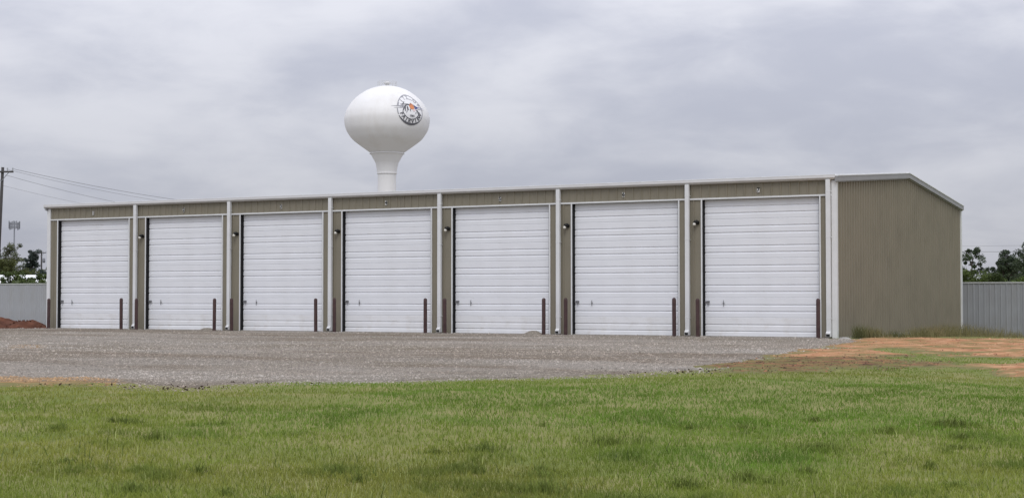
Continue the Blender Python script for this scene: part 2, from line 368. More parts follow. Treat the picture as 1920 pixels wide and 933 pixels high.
while x < XR-.1:                               # header band, sheet by sheet
    x1 = min(x+SW, XR-.1)
    if x1-x > SW-.01:
        if hs is None: hs = sheet(0, SW-.004, DZ, lambda q: H+.03, .1524).mesh('wall_sheet', M['tan'])
        m_ = hs
    else: m_ = sheet(0, x1-x, DZ, lambda q: H+.03, .1524).mesh('wall_sheet', M['tan'])
    ob('wall_sheet', m_, bld, (x, .003*(k % 2), 0)); x = x1; k += 1
for i, (a, b) in enumerate(piers):             # siding beside the doors
    ob('wall_sheet', sheet(0, b-a-.02, .03, lambda q: DH-.002, {0:.24}.get(i, .24)).mesh('wall_sheet', M['tan']), bld, (a+.01, 0, 0))
# gable end, sheets of 3 ft
nsh = int(D/SW)+1
for i in range(nsh):
    y0 = i*SW; y1 = min(y0+SW-.004, D-.02)
    if y1-y0 < .05: continue
    ms = sheet(y0, y1, .0, lambda q: eave(q)-.002, .1524, h=.044)
    ms.V = [(XR-.012-vy, vx, vz) for vx, vy, vz in ms.V]
    ob('wall_sheet', ms.mesh('wall_sheet', M['tan']), bld)
for sx, nm in ((XL+.03, 'left'),):             # left gable end and the back wall: same sheets, not seen from the front
    for i in range(nsh):
        y0 = i*SW; y1 = min(y0+SW-.004, D-.02)
        if y1-y0 < .05: continue
        ms = sheet(y0, y1, .0, lambda q: eave(q)-.002, .1524)
        ms.V = [(sx+.012+vy, vx, vz) for vx, vy, vz in ms.V]
        ob('wall_sheet', ms.mesh('wall_sheet', M['tan']), bld)
ms = sheet(XL, XR, .0, lambda q: H+.03, .1524); ms.V = [(a, D-b, c) for a, b, c in ms.V]
ob('back_wall', ms.mesh('back_wall', M['tan']), bld)
# trims
tm = MB().box(XL+.02, XR-.13, -.05, .0, DH, DZ)
ob('head_trim', tm.mesh('head_trim', M['white_trim']), bld)
cm_ = MB().box(XR-.13, XR+.035, -.055, -.004, -.02, H).box(XR-.012, XR+.034, -.004, .10, -.02, H+.005)
ob('corner_trim', cm_.mesh('corner_trim', M['white_trim']), bld)
cm_ = MB().box(XL-.06, XL+.12, -.055, -.004, -.02, H).box(XL-.06, XL+.005, -.004, .10, -.02, H)
ob('corner_trim', cm_.mesh('corner_trim', M['white_trim']), bld)
cm_ = MB().box(XR-.012, XR+.045, D-.10, D+.06, -.3, H)
ob('corner_trim', cm_.mesh('corner_trim', M['white_trim']), bld)
# roof: white metal, low pitch, standing seams
OV = .1
def roofslab(s):
    y0, y1 = (-.03, D/2) if s == 0 else (D/2, D+.03)
    z0 = H+.165; z1 = H+PK+.155
    za, zb = (z0, z1) if s == 0 else (z1, z0)
    m = MB(); m.add([(XL-OV,y0,za),(XR+OV,y0,za),(XR+OV,y1,zb),(XL-OV,y1,zb),(XL-OV,y0,za-.05),(XR+OV,y0,za-.05),(XR+OV,y1,zb-.05),(XL-OV,y1,zb-.05)],
          [(0,1,2,3),(7,6,5,4),(0,4,5,1),(1,5,6,2),(2,6,7,3),(3,7,4,0)])
    return m
for s in (0, 1):
    r_ = ob('roof', roofslab(s).mesh('roof', M['roof']), bld)
    seam = MB(); y0, y1 = (-.02, D/2-.1) if s == 0 else (D/2+.1, D+.02)
    za = H+.165; zb = H+PK+.155-.008
    if s: za, zb = zb, za
    xx = XL+.2
    while xx < XR:
        w = .02; seam.add([(xx-w,y0,za-.002),(xx+w,y0,za-.002),(xx+w,y1,zb-.002),(xx-w,y1,zb-.002),(xx-w,y0,za+.035),(xx+w,y0,za+.035),(xx+w,y1,zb+.035),(xx-w,y1,zb+.035)],
              [(3,2,1,0),(4,5,6,7),(0,1,5,4),(1,2,6,5),(2,3,7,6),(3,0,4,7)]); xx += .6096
    ob('roof_rib', seam.mesh('roof_rib', M['roof']), r_, kind='stuff')
rc = MB().extr([(D/2-.2,H+PK+.147),(D/2,H+PK+.185),(D/2+.2,H+PK+.147),(D/2,H+PK+.12)], XL-OV+.004, XR+OV-.004)
ob('ridge_cap', rc.mesh('ridge_cap', M['roof']), bld)
# gutters
gp = [(-.005,H+.145),(-.165,H+.165),(-.180,H+.155),(-.180,H+.085),(-.165,H+.068),(-.10,H+.022),(-.005,H+.018)]
gm = MB().extr(gp, XL-.16, XR+.02).mesh('gutter', M['gutter'])
gut = ob('gutter', gm, bld)
lipm = MB().box(XL-.16, XR+.02, -.184, -.160, H+.154, H+.178).mesh('gutter_lip', M['white_trim']); ob('gutter_lip', lipm, gut)
gm2 = MB().extr([(D+.062-(a), z) for a, z in gp], XL-.1, XR+.02).mesh('gutter', M['gutter']); ob('gutter', gm2, bld)
# rake trims on the right gable (stepped box) and on the left one
for sgn, xw in ((1, XR), (-1, XL)):
    for s in (0, 1):
        for nm, x0, x1, d0, d1, mm in (('rake_trim', .02, .105, -.06, .105, 'rake'), ('rake_trim_lip', .02, .125, .107, .135, 'white_trim'), ('rake_trim_foot', .015, .05, -.095, -.058, 'rake')):
            ya, yb = (-.16, D/2) if s == 0 else (D/2, D+.16)
            def zc_(y): return H+PK*(1-abs(y-D/2)/(D/2))
            a0, a1 = xw+sgn*x0, xw+sgn*x1
            if a0 > a1: a0, a1 = a1, a0
            za, zb = zc_(ya)+.03, zc_(yb)+.03
            m = MB().add([(a0,ya,za+d0),(a1,ya,za+d0),(a1,yb,zb+d0),(a0,yb,zb+d0),(a0,ya,za+d1),(a1,ya,za+d1),(a1,yb,zb+d1),(a0,yb,zb+d1)],
                 [(0,3,2,1),(4,5,6,7),(0,1,5,4),(1,2,6,5),(2,3,7,6),(3,0,4,7)])
            if nm == 'rake_trim': par = ob(nm, m.mesh(nm, M[mm]), bld)
            else: ob(nm, m.mesh(nm, M[mm]), par)
# doors -----------------------------------------------------------------
NS = 7; SP = DH/NS
def section_mesh(w, mt):
    pr = [(.0,.002)]
    for g in (.215, .43): pr += [(.0, g-.070), (.030, g-.030), (.030, g-.024), (-.002, g), (0., g+.004)]
    # faint embossed lines
    pr += [(0., SP-.022), (.008, SP-.006), (.008, SP-.003)]
    pr = sorted(pr, key=lambda q: q[1])
    out_ = [(p[0], p[1]) for p in pr]+[(.04, SP-.003), (.04, .002)]
    return MB().extr(out_, 0, w).mesh('door_section', mt)
sec = {}
hood = MB()
hood.tube([(0,-.0,0),(0,-.035,0)], .062, 14)
hood.tube([(.0,-.03,.012),(-.01,-.075,.03),(-.045,-.115,.022),(-.075,-.14,-.008)], [.05,.062,.058,.045], 12)
hood_m = hood.mesh('lamp_hood', M['blackpaint'], True)
lens_m = MB().lathe([(.001,-.055),(.03,-.05),(.048,-.02),(.048,.012),(.03,.04),(.001,.05)], 14).mesh('lamp_lens', M['lens'], True)
handle_m = MB().box(-.008,.008,-.045,-.028,-.09,.09).box(-.022,.022,-.03,-.004,-.03,.03).tube([(0,-.036,.085),(.012,-.036,.10)], .01, 6).tube([(0,-.036,-.085),(.012,-.036,-.10)], .01, 6).mesh('door_handle', M['zinc'])
lock_m = MB().box(-.075,.045,-.028,-.002,-.018,.045).box(-.12,-.05,-.04,-.02,-.004,.022).box(-.03,.03,-.06,-.03,-.075,-.02).tube([(-.02,-.045,-.02),(-.02,-.045,.02),(.02,-.045,.02),(.02,-.045,-.02)], .007, 6).mesh('door_lock', M['zinc'])
def glyph(ch, size, mt, name='digit', bold=0.):
    cu = bpy.data.curves.new('txt', 'FONT'); cu.body = ch; cu.size = size; cu.align_x = 'CENTER'; cu.align_y = 'CENTER'; cu.offset = bold; cu.extrude = 0
    cu.resolution_u = 3
    o = bpy.data.objects.new('txt', cu); COL.objects.link(o); bpy.context.view_layer.update()
    dg = bpy.context.evaluated_depsgraph_get(); me = bpy.data.meshes.new_from_object(o.evaluated_get(dg))
    bpy.data.objects.remove(o); bpy.data.curves.remove(cu)
    V = [tuple(v.co) for v in me.vertices]; F = [tuple(p.vertices) for p in me.polygons]; bpy.data.meshes.remove(me)
    return V, F
for k in range(NB):
    X0 = k*B; a = OPL[k]; b = OPR[k]; w = b-a-.03
    # jamb linings, dark seal, trims
    ob('door_jamb', MB().box(X0+a, X0+a+.012, -.03, .12, .01, DH-.004).mesh('door_jamb', M['black']), bld)
    ob('door_jamb', MB().box(X0+b-.012, X0+b, -.03, .12, .01, DH-.004).mesh('door_jamb', M['black']), bld)
    for xa, xb in ((X0+a-.050, X0+a-.003), (X0+b+.003, X0+b+.048)):
        ob('door_trim', MB().box(xa, xb, -.048, -.0, .0, DH-.003).mesh('door_trim', M['white_trim']), bld)
    if round(w, 3) not in sec: sec[round(w, 3)] = (section_mesh(w, M['door']), section_mesh(w, M['door_low']))
    dr = ob('overhead_door', MB().box(0, w, .045, .06, .005, DH-.01).mesh('overhead_door', M['door']), bld, (X0+a+.018, .12, 0))
    dr['label'] = 'white overhead door below the number %d' % (k+1)
    for s in range(NS):
        ob('door_section', sec[round(w, 3)][1 if s == 0 else 0], dr, (0, 0, s*SP))
    ob('door_seal', MB().box(-.014, .016, -.03, .03, .0, DH-.01).mesh('door_seal', M['black']), dr)
    ob('bottom_seal', MB().box(0.02, w, .002, .05, -.02, .006).mesh('bottom_seal', M['black']), dr)
    ob('door_handle', handle_m, dr, (.66, 0, 1.10))
    ob('door_lock', lock_m, dr, (.13, 0, 1.14))
    # number
    pl = ob('number_plate', MB().box(-.045, .045, -.046, -.038, -.078, .078).mesh('number_plate', M['plate']), bld, (X0+2.44, 0, 4.775))
    V, F = glyph(str(k+1), .18, M['ink'], bold=.008)
    V2 = [(v[0], -.049, v[1]) for v in V]
    ob('digit', mesh('digit', V2, F, M['ink']), pl)
    # downspout at the right end of the bay
    xc = (k+1)*B
    ds = MB().extr([(-.045,0),(-.15,0),(-.15,.001),(-.045,.001)], 0, 0)  # placeholder outline, replaced below
    ds = MB().box(-.07, .07, -.165, -.055, .22, H+.03)
    ds.extr([(-.165,.22),(-.235,.165),(-.235,.05),(-.055,.05),(-.055,.22)], -.07, .07)
    dso = ob('downspout', ds.mesh('downspout', M['white_trim']), bld, (xc, 0, 0))
    ob('spout_mouth_shade', MB().box(-.06, .06, -.238, -.232, .058, .135).mesh('spout_mouth_shade', M['black']), dso)  # black plate on the closed end paints the shade inside an open spout
    for z in (3.2, .62, H-.35):
        ob('strap', MB().box(-.074, .088, -.169, -.160, z-.010, z+.010).box(.072, .088, -.16, -.04, z-.010, z+.010).mesh('strap', M['white_trim']), dso)
    if k > 0:
        lt = ob('wall_lamp', MB().box(-.05, .05, -.03, -.004, -.05, .06).mesh('wall_lamp', M['blackpaint']), bld, (X0+.33, -.01, 3.76))
        ob('lamp_hood', hood_m, lt); ob('lamp_lens', lens_m, lt, (-.068, -.145, -.05))

# ------------------------------------------------------------------ bollards
bpf = [(.066,-.35),(.066,1.19),(.060,1.222),(.042,1.245),(.018,1.255),(.001,1.257)]
bol_post = MB().lathe(bpf, 16).mesh('bollard', M['bollard'], True)
ords = ['1','2','3','4','5','6','7']
lrel = [.56,.52,.53,.54,.51,.52,.55]; rrel = [4.51,4.47,4.48,4.48,4.46,4.50,4.58]
for k in range(NB):
    for rel, side in ((lrel[k], 'left'), (rrel[k], 'right')):
        od = ['first', 'second', 'third', 'middle', 'fifth', 'sixth', 'last'][k]
        if side == 'left': lb = 'brown bollard before tan wall just left of the %s door from the left' % od
        else: lb = 'brown bollard before the right edge of the %s door from the left' % od
        x_ = k*B+rel; y_ = -.6
        o = thing('bollard', lb, 'bollard', (x_, y_, float(gh(x_, y_))), 'bollards along the door fronts', bol_post)
        o.rotation_euler = (random.uniform(-.008,.008), random.uniform(-.008,.008), random.uniform(0, 6))
        o.scale = (1, 1, random.uniform(.985, 1.01))

# ------------------------------------------------------------------ fences
def fence(name, label, x0, x1, y, top, mt, sw=.9144, pitch=.1524):
    f = thing(name, label, 'fence', (0,0,0)); x = x0
    shm = sheet(0, sw-.004, 0, lambda q: top+.9, pitch/2, pitch, .022).mesh('fence_sheet', mt)
    i = 0
    while x < x1:
        ob('fence_sheet', shm, f, (x, y+.003*(i % 2), -.9+random.uniform(-.008,.008))); x += sw; i += 1
    ob('top_rail', MB().box(x0, x, y-.045, y+.05, top-.02, top+.03).mesh('top_rail', M['fence_cap']), f)
    px = x0
    while px < x:
        ob('fence_post', MB().box(px-.04, px+.04, y+.06, y+.14, -.9, top-.03).mesh('fence_post', M['zinc']), f); px += 2.74
    return f
fence('metal_fence', 'pale grey ribbed metal fence left of the building, behind the red dirt pile', -36, -2, 19.5, 2.12, M['fence_l'])
fence('metal_fence', 'blue grey ribbed metal fence right of the gable end, below the dark trees', 31.2, 56, 19.9, 1.93, M['fence_r'], pitch=.2286)

# ------------------------------------------------------------------ dirt pile on the left
def heap(cx, cy, rx, ry, h, seed, n=40, rings=14, amp=.75, base=-.05):
    V = [(cx, cy, h)]; F = []
    for i in range(1, rings+1):
        t = i/rings
        for j in range(n):
            a = 2*math.pi*j/n
            rr = t*(1+.25*float(fbm(math.cos(a)*1.5+9, math.sin(a)*1.5+9, seed, 3))*2)
            xx, yy = rr*math.cos(a)*rx, rr*math.sin(a)*ry
            z = h*(1-t*t)**1.3*(1+amp*2*float(fbm(xx*1.7+5, yy*1.7+5, seed+3, 4))) + .05*h*float(fbm(xx*9, yy*9, seed+5, 2))
            V.append((cx+xx, cy+yy, max(z, 0)*1. if t < 1 else base))
    V[0] = (cx, cy, V[1][2])
    for j in range(n): F.append((0, 1+j, 1+(j+1) % n))
    for i in range(rings-1):
        for j in range(n):
            a_, b_ = 1+i*n+j, 1+i*n+(j+1) % n; F.append((a_, a_+n, b_+n, b_))
    return V, F
dm = thing('dirt_pile', 'heap of loose red dirt in front of the pale grey fence at the left', 'dirt pile', (0,0,0))
V, F = heap(-2.9, -.9, 2.3, 1.6, .50, 3); m1 = MB().add(V, F); V, F = heap(-1.1, -.3, 1.2, 1.1, .36, 8); m1.add(V, F)
V, F = heap(-5.5, -1.4, 2.8, 2.0, .72, 5); m1.add(V, F)
ob('loose_soil', m1.mesh('loose_soil', M['mound'], True), dm)
clm = MB()
def clod(mb, x, y, z, s):
    t = random.uniform(0, 6); c = []
    for p in ((1,0,0),(-1,0,0),(0,1,0),(0,-1,0),(0,0,1),(0,0,-1)):
        k_ = s*random.uniform(.6, 1.3); c.append((x+(p[0]*math.cos(t)-p[1]*math.sin(t))*k_, y+(p[0]*math.sin(t)+p[1]*math.cos(t))*k_, z+p[2]*k_*.7))
    mb.add(c, [(0,2,4),(2,1,4),(1,3,4),(3,0,4),(2,0,5),(1,2,5),(3,1,5),(0,3,5)])
for i in range(260):
    a = random.uniform(0, 6.3); r = random.random()**.5*1.05; hx, hy, rx, ry, hh = random.choice([(-2.9,-.9,2.3,1.6,.5),(-1.1,-.3,1.2,1.1,.36),(-5.5,-1.4,2.8,2.,.72)])
    clod(clm, hx+r*rx*math.cos(a), hy+r*ry*math.sin(a), max(hh*(1-min(r,1)**2)**1.3-.01, .01), random.uniform(.015,.06))
ob('soil_clods', clm.mesh('soil_clods', M['mound']), dm, kind='stuff')
V, F = heap(8.86, -.55, .36, .30, .13, 31, 20, 7); thing('gravel_pile', 'small heap of gravel left of the bollard by the right edge of door 2', 'gravel pile', (0,0,0), m=mesh('gravel_pile', V, F, M['gravel'], True))
V, F = heap(23.2, -.6, .48, .34, .13, 35, 20, 7); thing('gravel_pile', 'low heap of gravel left of the bollard by the right edge of door 5', 'gravel pile', (0,0,0), m=mesh('gravel_pile', V, F, M['gravel'], True))
V, F = heap(34.15, -.75, .24, .13, .06, 41, 12, 4); thing('flat_stone', 'small pale flat stone lying at the foot of the white corner trim beside the weeds', 'stone', (0,0,0), m=mesh('flat_stone', V, F, M['concrete'], False))

# ------------------------------------------------------------------ gravel stones (real geometry, far too many to count)
def sample(n, z0, z1, power, lat=.36, extra=2.5):
    u = rng.random(n)
    if abs(power-1) < 1e-6: Z = z0*(z1/z0)**u
    else:
        p = 1-power; Z = (z0**p+(z1**p-z0**p)*u)**(1/p)
    l = (rng.random(n)*2-1)*(Z*lat+extra)
    return CAM[0]+FW[0]*Z+RT[0]*l, CAM[1]+FW[1]*Z+RT[1]*l, Z
x, y, Z = sample(230000, 20, 66, 1.35)
trk = track(x, y); g_ = gsd(x, y); k = (rng.random(len(x)) < sstep(-.9, .15, g_)*(1-.45*trk)) & (y < -.02); x, y, Z = x[k][:120000], y[k][:120000], Z[k][:120000]
n = len(x); s = rng.uniform(.007, .016, n)*(1+1.1*(rng.random(n) < .05))*(1+.25*(Z > 30)); trk = track(x, y)[:, None]
octa = np.array([(1,0,0),(0,1,0),(-1,0,0),(0,-1,0),(0,0,.75),(0,0,-.5)], float)
ang = rng.uniform(0, 6.283, n); ca, sa = np.cos(ang), np.sin(ang)
V = octa[None]*rng.uniform(.55, 1.35, (n, 6, 1))*s[:, None, None]
V = np.stack([V[...,0]*ca[:,None]-V[...,1]*sa[:,None], V[...,0]*sa[:,None]+V[...,1]*ca[:,None], V[...,2]], 2)
V[...,0] += x[:,None]; V[...,1] += y[:,None]; V[...,2] += (np.maximum(gh(x, y), hz(x, y))+s*.2)[:,None]
F = np.array([(0,1,4),(1,2,4),(2,3,4),(3,0,4)]); F = (F[None]+6*np.arange(n)[:,None,None]).reshape(-1,3)
g = rng.uniform(.18, .46, n)**1.0*(1+.5*fbm(x*.25, y*.25, 71)); tint = np.stack([g*1.05, g*.955, g*.85], 1)*(1-.30*trk*np.array([.8,1,1.2]))
w_ = sdpoly(x, y, LEFTOR) > -.3; tint[w_] = tint[w_]*np.array([1.3,.95,.6])
ob('gravel_stones', mesh('gravel_stones', V.reshape(-1,3), F, M['stone'], cols=np.repeat(tint, 6, 0)), kind='stuff')

# ------------------------------------------------------------------ grass
def blades(name, x, y, z, h, w, lean, tint, kind='stuff'):
    n = len(x); a = rng.uniform(0, 6.283, n); la = rng.uniform(0, 6.283, n)
    dx, dy = np.cos(a)*w/2, np.sin(a)*w/2; lx, ly = np.cos(la)*lean*h, np.sin(la)*lean*h
    V = np.zeros((n, 5, 3))
    V[:,0] = np.stack([x-dx, y-dy, z-.01], 1); V[:,1] = np.stack([x+dx, y+dy, z-.01], 1)
    V[:,2] = np.stack([x-dx*.8+lx*.35, y-dy*.8+ly*.35, z+h*.55], 1); V[:,3] = np.stack([x+dx*.8+lx*.35, y+dy*.8+ly*.35, z+h*.55], 1)
    V[:,4] = np.stack([x+lx, y+ly, z+h*np.sqrt(np.clip(1-.5*lean**2, .3, 1))], 1)
    F = np.array([(0,1,3),(0,3,2),(2,3,4)]); F = (F[None]+5*np.arange(n)[:,None,None]).reshape(-1,3)
    return mesh(name, V.reshape(-1,3), F, M['blade'], cols=np.repeat(tint, 5, 0))
x, y, Z = sample(520000, 9.0, 50, 1.75)
gs = gsd(x, y); ds_ = dsd(x, y); bs_ = bsd(x, y)
dens = (.01+.99*sstep(.3, -.4, gs))*(gs < 1.5)*(1-.95*sstep(-.3, .75, ds_))*(1-.72*sstep(-.3, 1.3, bs_))*np.where(y > -1, .5, 1)
inb = (x > XL-.1) & (x < XR+.1) & (y > -.1)
n_big = fbm(x*.35, y*.35, 81); n_mid = fbm(x*1.3, y*1.3, 85); n_sm = fbm(x*4, y*4, 89, 3)
thin = sstep(30, 24, Z)*.55+.45
k = (rng.random(len(x)) < dens*np.clip(.75+n_mid*1.2, .25, 1)) & ~inb
x, y, Z, n_big, n_mid, n_sm, gs, ds_ = [q[k] for q in (x, y, Z, n_big, n_mid, n_sm, gs, ds_)]
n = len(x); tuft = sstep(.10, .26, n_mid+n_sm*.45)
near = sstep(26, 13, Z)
edge = .5+.5*sstep(-.2, -1.6, gs)*sstep(0, -1.4, ds_)
h = (.022+.022*rng.random(n)+.04*tuft*rng.random(n)*(0.2+near)+.022*near*rng.random(n))*edge
w = .0035+.00022*Z+.001*rng.random(n)
lean = rng.uniform(.15, 1.0, n)
# colours: fresh green, olive and straw patches
green = np.array([.175,.270,.040]); olive = np.array([.285,.290,.062]); straw = np.array([.40,.38,.14]); dark = np.array([.11,.17,.034])
left = sstep(-1.0, -6.0, (x-CAM[0])*RT[0]+(y-CAM[1])*RT[1]+.0*Z)   # the left part of the lawn is drier
mo = np.clip(.45+n_big*2.2+.45*left-.1+sstep(26, 33, Z)*.25-.45*sstep(15.5,18,Z)*sstep(24,20,Z)*(1-left), 0, 1)[:,None]
t = green*(1-mo)+olive*mo
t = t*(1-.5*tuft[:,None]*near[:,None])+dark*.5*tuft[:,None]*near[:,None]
st = (rng.random(n) < .02+.05*np.clip(n_big+.3+.3*left, 0, 1))[:,None]*rng.uniform(.35,1,n)[:,None]
t = (t*(1-st)+straw*st)*np.array([.92,.97,.97]); t = t*rng.uniform(.78, 1.22, n)[:,None]*(1+.35*fbm(x*.22+3, y*.22, 99, 3))[:,None]
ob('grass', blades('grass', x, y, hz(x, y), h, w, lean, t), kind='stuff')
# taller coarse tussocks and pale seed stems
X_, Y_, H_, W_, Ln, T_ = [], [], [], [], [], []
tus = []
for i in range(70):
    zz = 9.8+7.5*random.random()**1.5; l = random.uniform(-1, 1)*(zz*.34+1)
    tus.append((CAM[0]+FW[0]*zz+RT[0]*l, CAM[1]+FW[1]*zz+RT[1]*l, random.uniform(.08,.30), random.uniform(.06,.14), zz))
for zz, l, r_, hh in ((11.7,.95,.42,.17),(12.6,.25,.35,.15),(13.2,2.0,.3,.13),(15.5,1.0,.45,.12),(15.0,3.0,.5,.10),(12.2,-3.0,.35,.12),(11.4,2.6,.3,.13),(13.4,-1.5,.3,.11)):
    tus.append((CAM[0]+FW[0]*zz+RT[0]*l, CAM[1]+FW[1]*zz+RT[1]*l, r_, hh, zz))
for cx, cy, r_, hh, zz in tus:
    nn = int(900*r_*(.6+r_)); rr = np.abs(rng.normal(0, r_*.6, nn)); aa = rng.uniform(0, 6.283, nn)
    X_.append(cx+rr*np.cos(aa)*1.3); Y_.append(cy+rr*np.sin(aa)); H_.append(hh*rng.uniform(.45,1.1,nn)*np.exp(-rr/r_*.5)); W_.append(np.full(nn, .0055+.0002*zz))
    Ln.append(rng.uniform(.1,.9,nn)); c = np.array([.17,.215,.05])*random.uniform(.8,1.15)
    tt = c*rng.uniform(.55,1.5,nn)[:,None]; T_.append(tt)
ns = 5200; x, y, Z = sample(ns, 9.3, 19, 1.9); k = gsd(x, y) < -.3; x, y, Z = x[k], y[k], Z[k]; ns = len(x)
X_.append(x); Y_.append(y); H_.append(rng.uniform(.05,.14,ns)*(.7+.6*(vnoise(x*1.1, y*1.1, 77) > .55))); W_.append(rng.uniform(.004,.009,ns)); Ln.append(rng.uniform(.1,.9,ns)); T_.append(np.where((rng.random(ns) < .55)[:,None], np.array([.38,.42,.16]), np.array([.10,.145,.035]))*rng.uniform(.7,1.25,ns)[:,None])
X_, Y_, H_, W_, Ln = [np.concatenate(q) for q in (X_, Y_, H_, W_, Ln)]; T_ = np.concatenate(T_)
k = gsd(X_, Y_) < -.1; X_, Y_, H_, W_, Ln, T_ = X_[k], Y_[k], H_[k], W_[k], Ln[k], T_[k]
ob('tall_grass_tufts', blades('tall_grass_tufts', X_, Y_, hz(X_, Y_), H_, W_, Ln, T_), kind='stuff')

# weeds along the gable wall and the fence foot
X_, Y_, H_, T_ = [], [], [], []
def weeds(cx, cy, rx, ry, hh, nn, c):
    nn = int(nn*.62); X_.append(cx+rng.normal(0, rx, nn)); Y_.append(cy+rng.normal(0, ry, nn)); H_.append(hh*rng.uniform(.3,1.1,nn)); T_.append(np.array(c)*rng.uniform(.5,1.5,nn)[:,None])
OL = (.25,.225,.11); DK = (.15,.155,.07); DR = (.33,.27,.155)
for cx, cy, rx, ry, hh, nn, c in [(34.35,.2,.14,.30,.50,700,DK),(34.45,.9,.2,.35,.42,700,OL),(34.5,1.7,.22,.4,.36,600,OL),(34.6,2.6,.15,.25,.16,100,DR),(34.5,3.9,.2,.35,.32,500,DK),
        (34.7,4.8,.3,.5,.24,500,OL),(34.6,6.2,.3,.6,.38,700,OL),(34.7,7.4,.35,.6,.42,900,OL),(34.6,9.0,.3,.7,.50,900,DR),(34.7,10.6,.4,.8,.52,900,OL),(34.6,12.4,.35,.8,.60,900,OL),
        (34.9,14.2,.5,.8,.62,900,OL),(35.2,16.0,.6,.8,.50,800,OL),(35.8,17.6,.7,.8,.36,700,OL),(36.9,18.9,.9,.4,.26,600,OL),(38.4,19.2,1.0,.3,.16,500,OL),(40.5,19.2,1.5,.3,.14,500,OL),
        (34.6,1.4,.35,.6,.20,300,OL),(36.2,13,.8,2.4,.13,900,OL),(36.6,8.5,.8,1.8,.10,500,OL),(38.5,15,2,2.0,.08,700,OL),
        (-1.2,.8,.8,.5,.20,700,OL),(-.3,.3,.3,.3,.13,300,OL),(-3.0,2.2,1.6,.9,.22,500,OL),(-20,19.0,2.4,.25,.5,400,OL),(-15.5,19.0,2.4,.25,.35,300,OL)]:
    weeds(cx, cy, rx*(.7 if cy < 12 else 1), ry*.75, hh, int(nn*(.5 if cy > 18 else 1)), c)
X_, Y_, H_, T_ = np.concatenate(X_), np.concatenate(Y_), np.concatenate(H_), np.concatenate(T_)
k = ~((X_ > XL) & (X_ < XR+.08) & (Y_ > -.1) & (Y_ < D)); X_, Y_, H_, T_ = X_[k], Y_[k], H_[k], T_[k]
ob('weeds', blades('weeds', X_, Y_, hz(X_, Y_), H_, rng.uniform(.005,.012,len(X_)), rng.uniform(.1,.9,len(X_)), T_), kind='stuff')
# crumbs of soil strewn over the bare dirt
def crumbs(name, P, n, s0, s1, cols, f):
    P = np.array(P); x = rng.uniform(P[:,0].min()-.6, P[:,0].max()+.6, n); y = rng.uniform(P[:,1].min()-.6, P[:,1].max()+.6, n)
    k = (f(x, y) > -.35) & (gsd(x, y) < .3); x, y = x[k], y[k]; n = len(x); s = rng.uniform(s0, s1, n)*rng.uniform(.5, 1.3, n)
    V = octa[None]*rng.uniform(.5, 1.5, (n, 6, 1))*s[:,None,None]; a = rng.uniform(0, 6.283, n); c, d = np.cos(a)[:,None], np.sin(a)[:,None]
    V = np.stack([V[...,0]*c-V[...,1]*d, V[...,0]*d+V[...,1]*c, V[...,2]*.8], 2); V[...,0] += x[:,None]; V[...,1] += y[:,None]; V[...,2] += (hz(x, y)+.03)[:,None]
    F = np.array([(0,1,4),(1,2,4),(2,3,4),(3,0,4)]); F = (F[None]+6*np.arange(n)[:,None,None]).reshape(-1,3)
    ci = np.array(cols)[rng.integers(0, len(cols), n)]*rng.uniform(.7, 1.25, (n,1))
    ob(name, mesh(name, V.reshape(-1,3), F, M['stone'], cols=np.repeat(ci, 6, 0)), kind='stuff')
crumbs('clay_crumbs', ORANGE+STRIP+ORANGE2, 3800, .006, .030, [(.42,.20,.10),(.30,.13,.07),(.16,.07,.04),(.50,.30,.18)], dsd)
crumbs('mud_crumbs', BROWN, 1500, .006, .032, [(.10,.05,.03),(.06,.035,.022),(.26,.13,.07)], bsd)
# dark clods along the gravel edge
clm = MB()
for i in range(420):
    px, py = random.choice([(32.9,-31.2,),(33.5,-30.7),(34.0,-29.5),(37.6,-23.6),(38.4,-22.7),(39.2,-21.7),(38.1,-20.5),(38.8,-18.5),(39.6,-19.8),(31.4,-31.2)])
    xx, yy = px+random.gauss(0,.7), py+random.gauss(0,.16 if py < -28 else .6)
    if gsd(xx, yy) < -.45 and py < -28: continue
    clod(clm, xx, yy, float(hz(xx, yy))+.02, random.uniform(.006,.03)*random.uniform(.4,1))
ob('dirt_clods', clm.mesh('dirt_clods', M['clod']), kind='stuff')

# ------------------------------------------------------------------ water tower
TX, TY = -120.02, 211.67
def tz(yz): return (556-(140+yz/4.055))*.1062+1.26
cp = [(0,70),(60,73),(118,89),(165,109),(222,148),(272,198),(304,248),(320,290),(326,335),(315,395),(292,440),(258,483),(197,530),(127,580)]
K = .02619
def cat(P, n=6):
    R = []
    for i in range(len(P)-1):
        p0, p1, p2, p3 = P[max(i-1,0)], P[i], P[i+1], P[min(i+2,len(P)-1)]
        for j in range(n):
            t = j/n; R.append(tuple(.5*(2*p1[a]+(p2[a]-p0[a])*t+(2*p0[a]-5*p1[a]+4*p2[a]-p3[a])*t*t+(3*p1[a]-p0[a]-3*p2[a]+p3[a])*t**3) for a in (0,1)))
    R.append(P[-1]); return R
prof = [(max(r, .02)*K, tz(yy)) for r, yy in cat(cp)]
wt = thing('water_tower', 'white bulb shaped water tower with a round city emblem, rising behind the roof', 'water tower', (TX, TY, 0))
ob('tank', MB().lathe(prof[::-1], 96).mesh('tank', M['tower'], True), wt)
nk = [(128*K, tz(580)+.0),(130*K, tz(583)),(126*K, tz(588)),(112*K, tz(612)),(90*K, tz(652)),(86.5*K, tz(660)),(80*K, tz(690)),(76*K, tz(720)),(75*K, tz(733)),(76.5*K, tz(736)),(76.5*K, tz(741)),(70*K, tz(743))]
ob('tank_skirt', MB().lathe(nk[::-1], 64).mesh('tank_skirt', M['tower'], True), wt)
ob('seam_ring', MB().lathe([(128*K,tz(590)),(133*K,tz(589)),(133*K,tz(584)),(127*K,tz(583))], 64).mesh('seam_ring', M['tower']), wt)
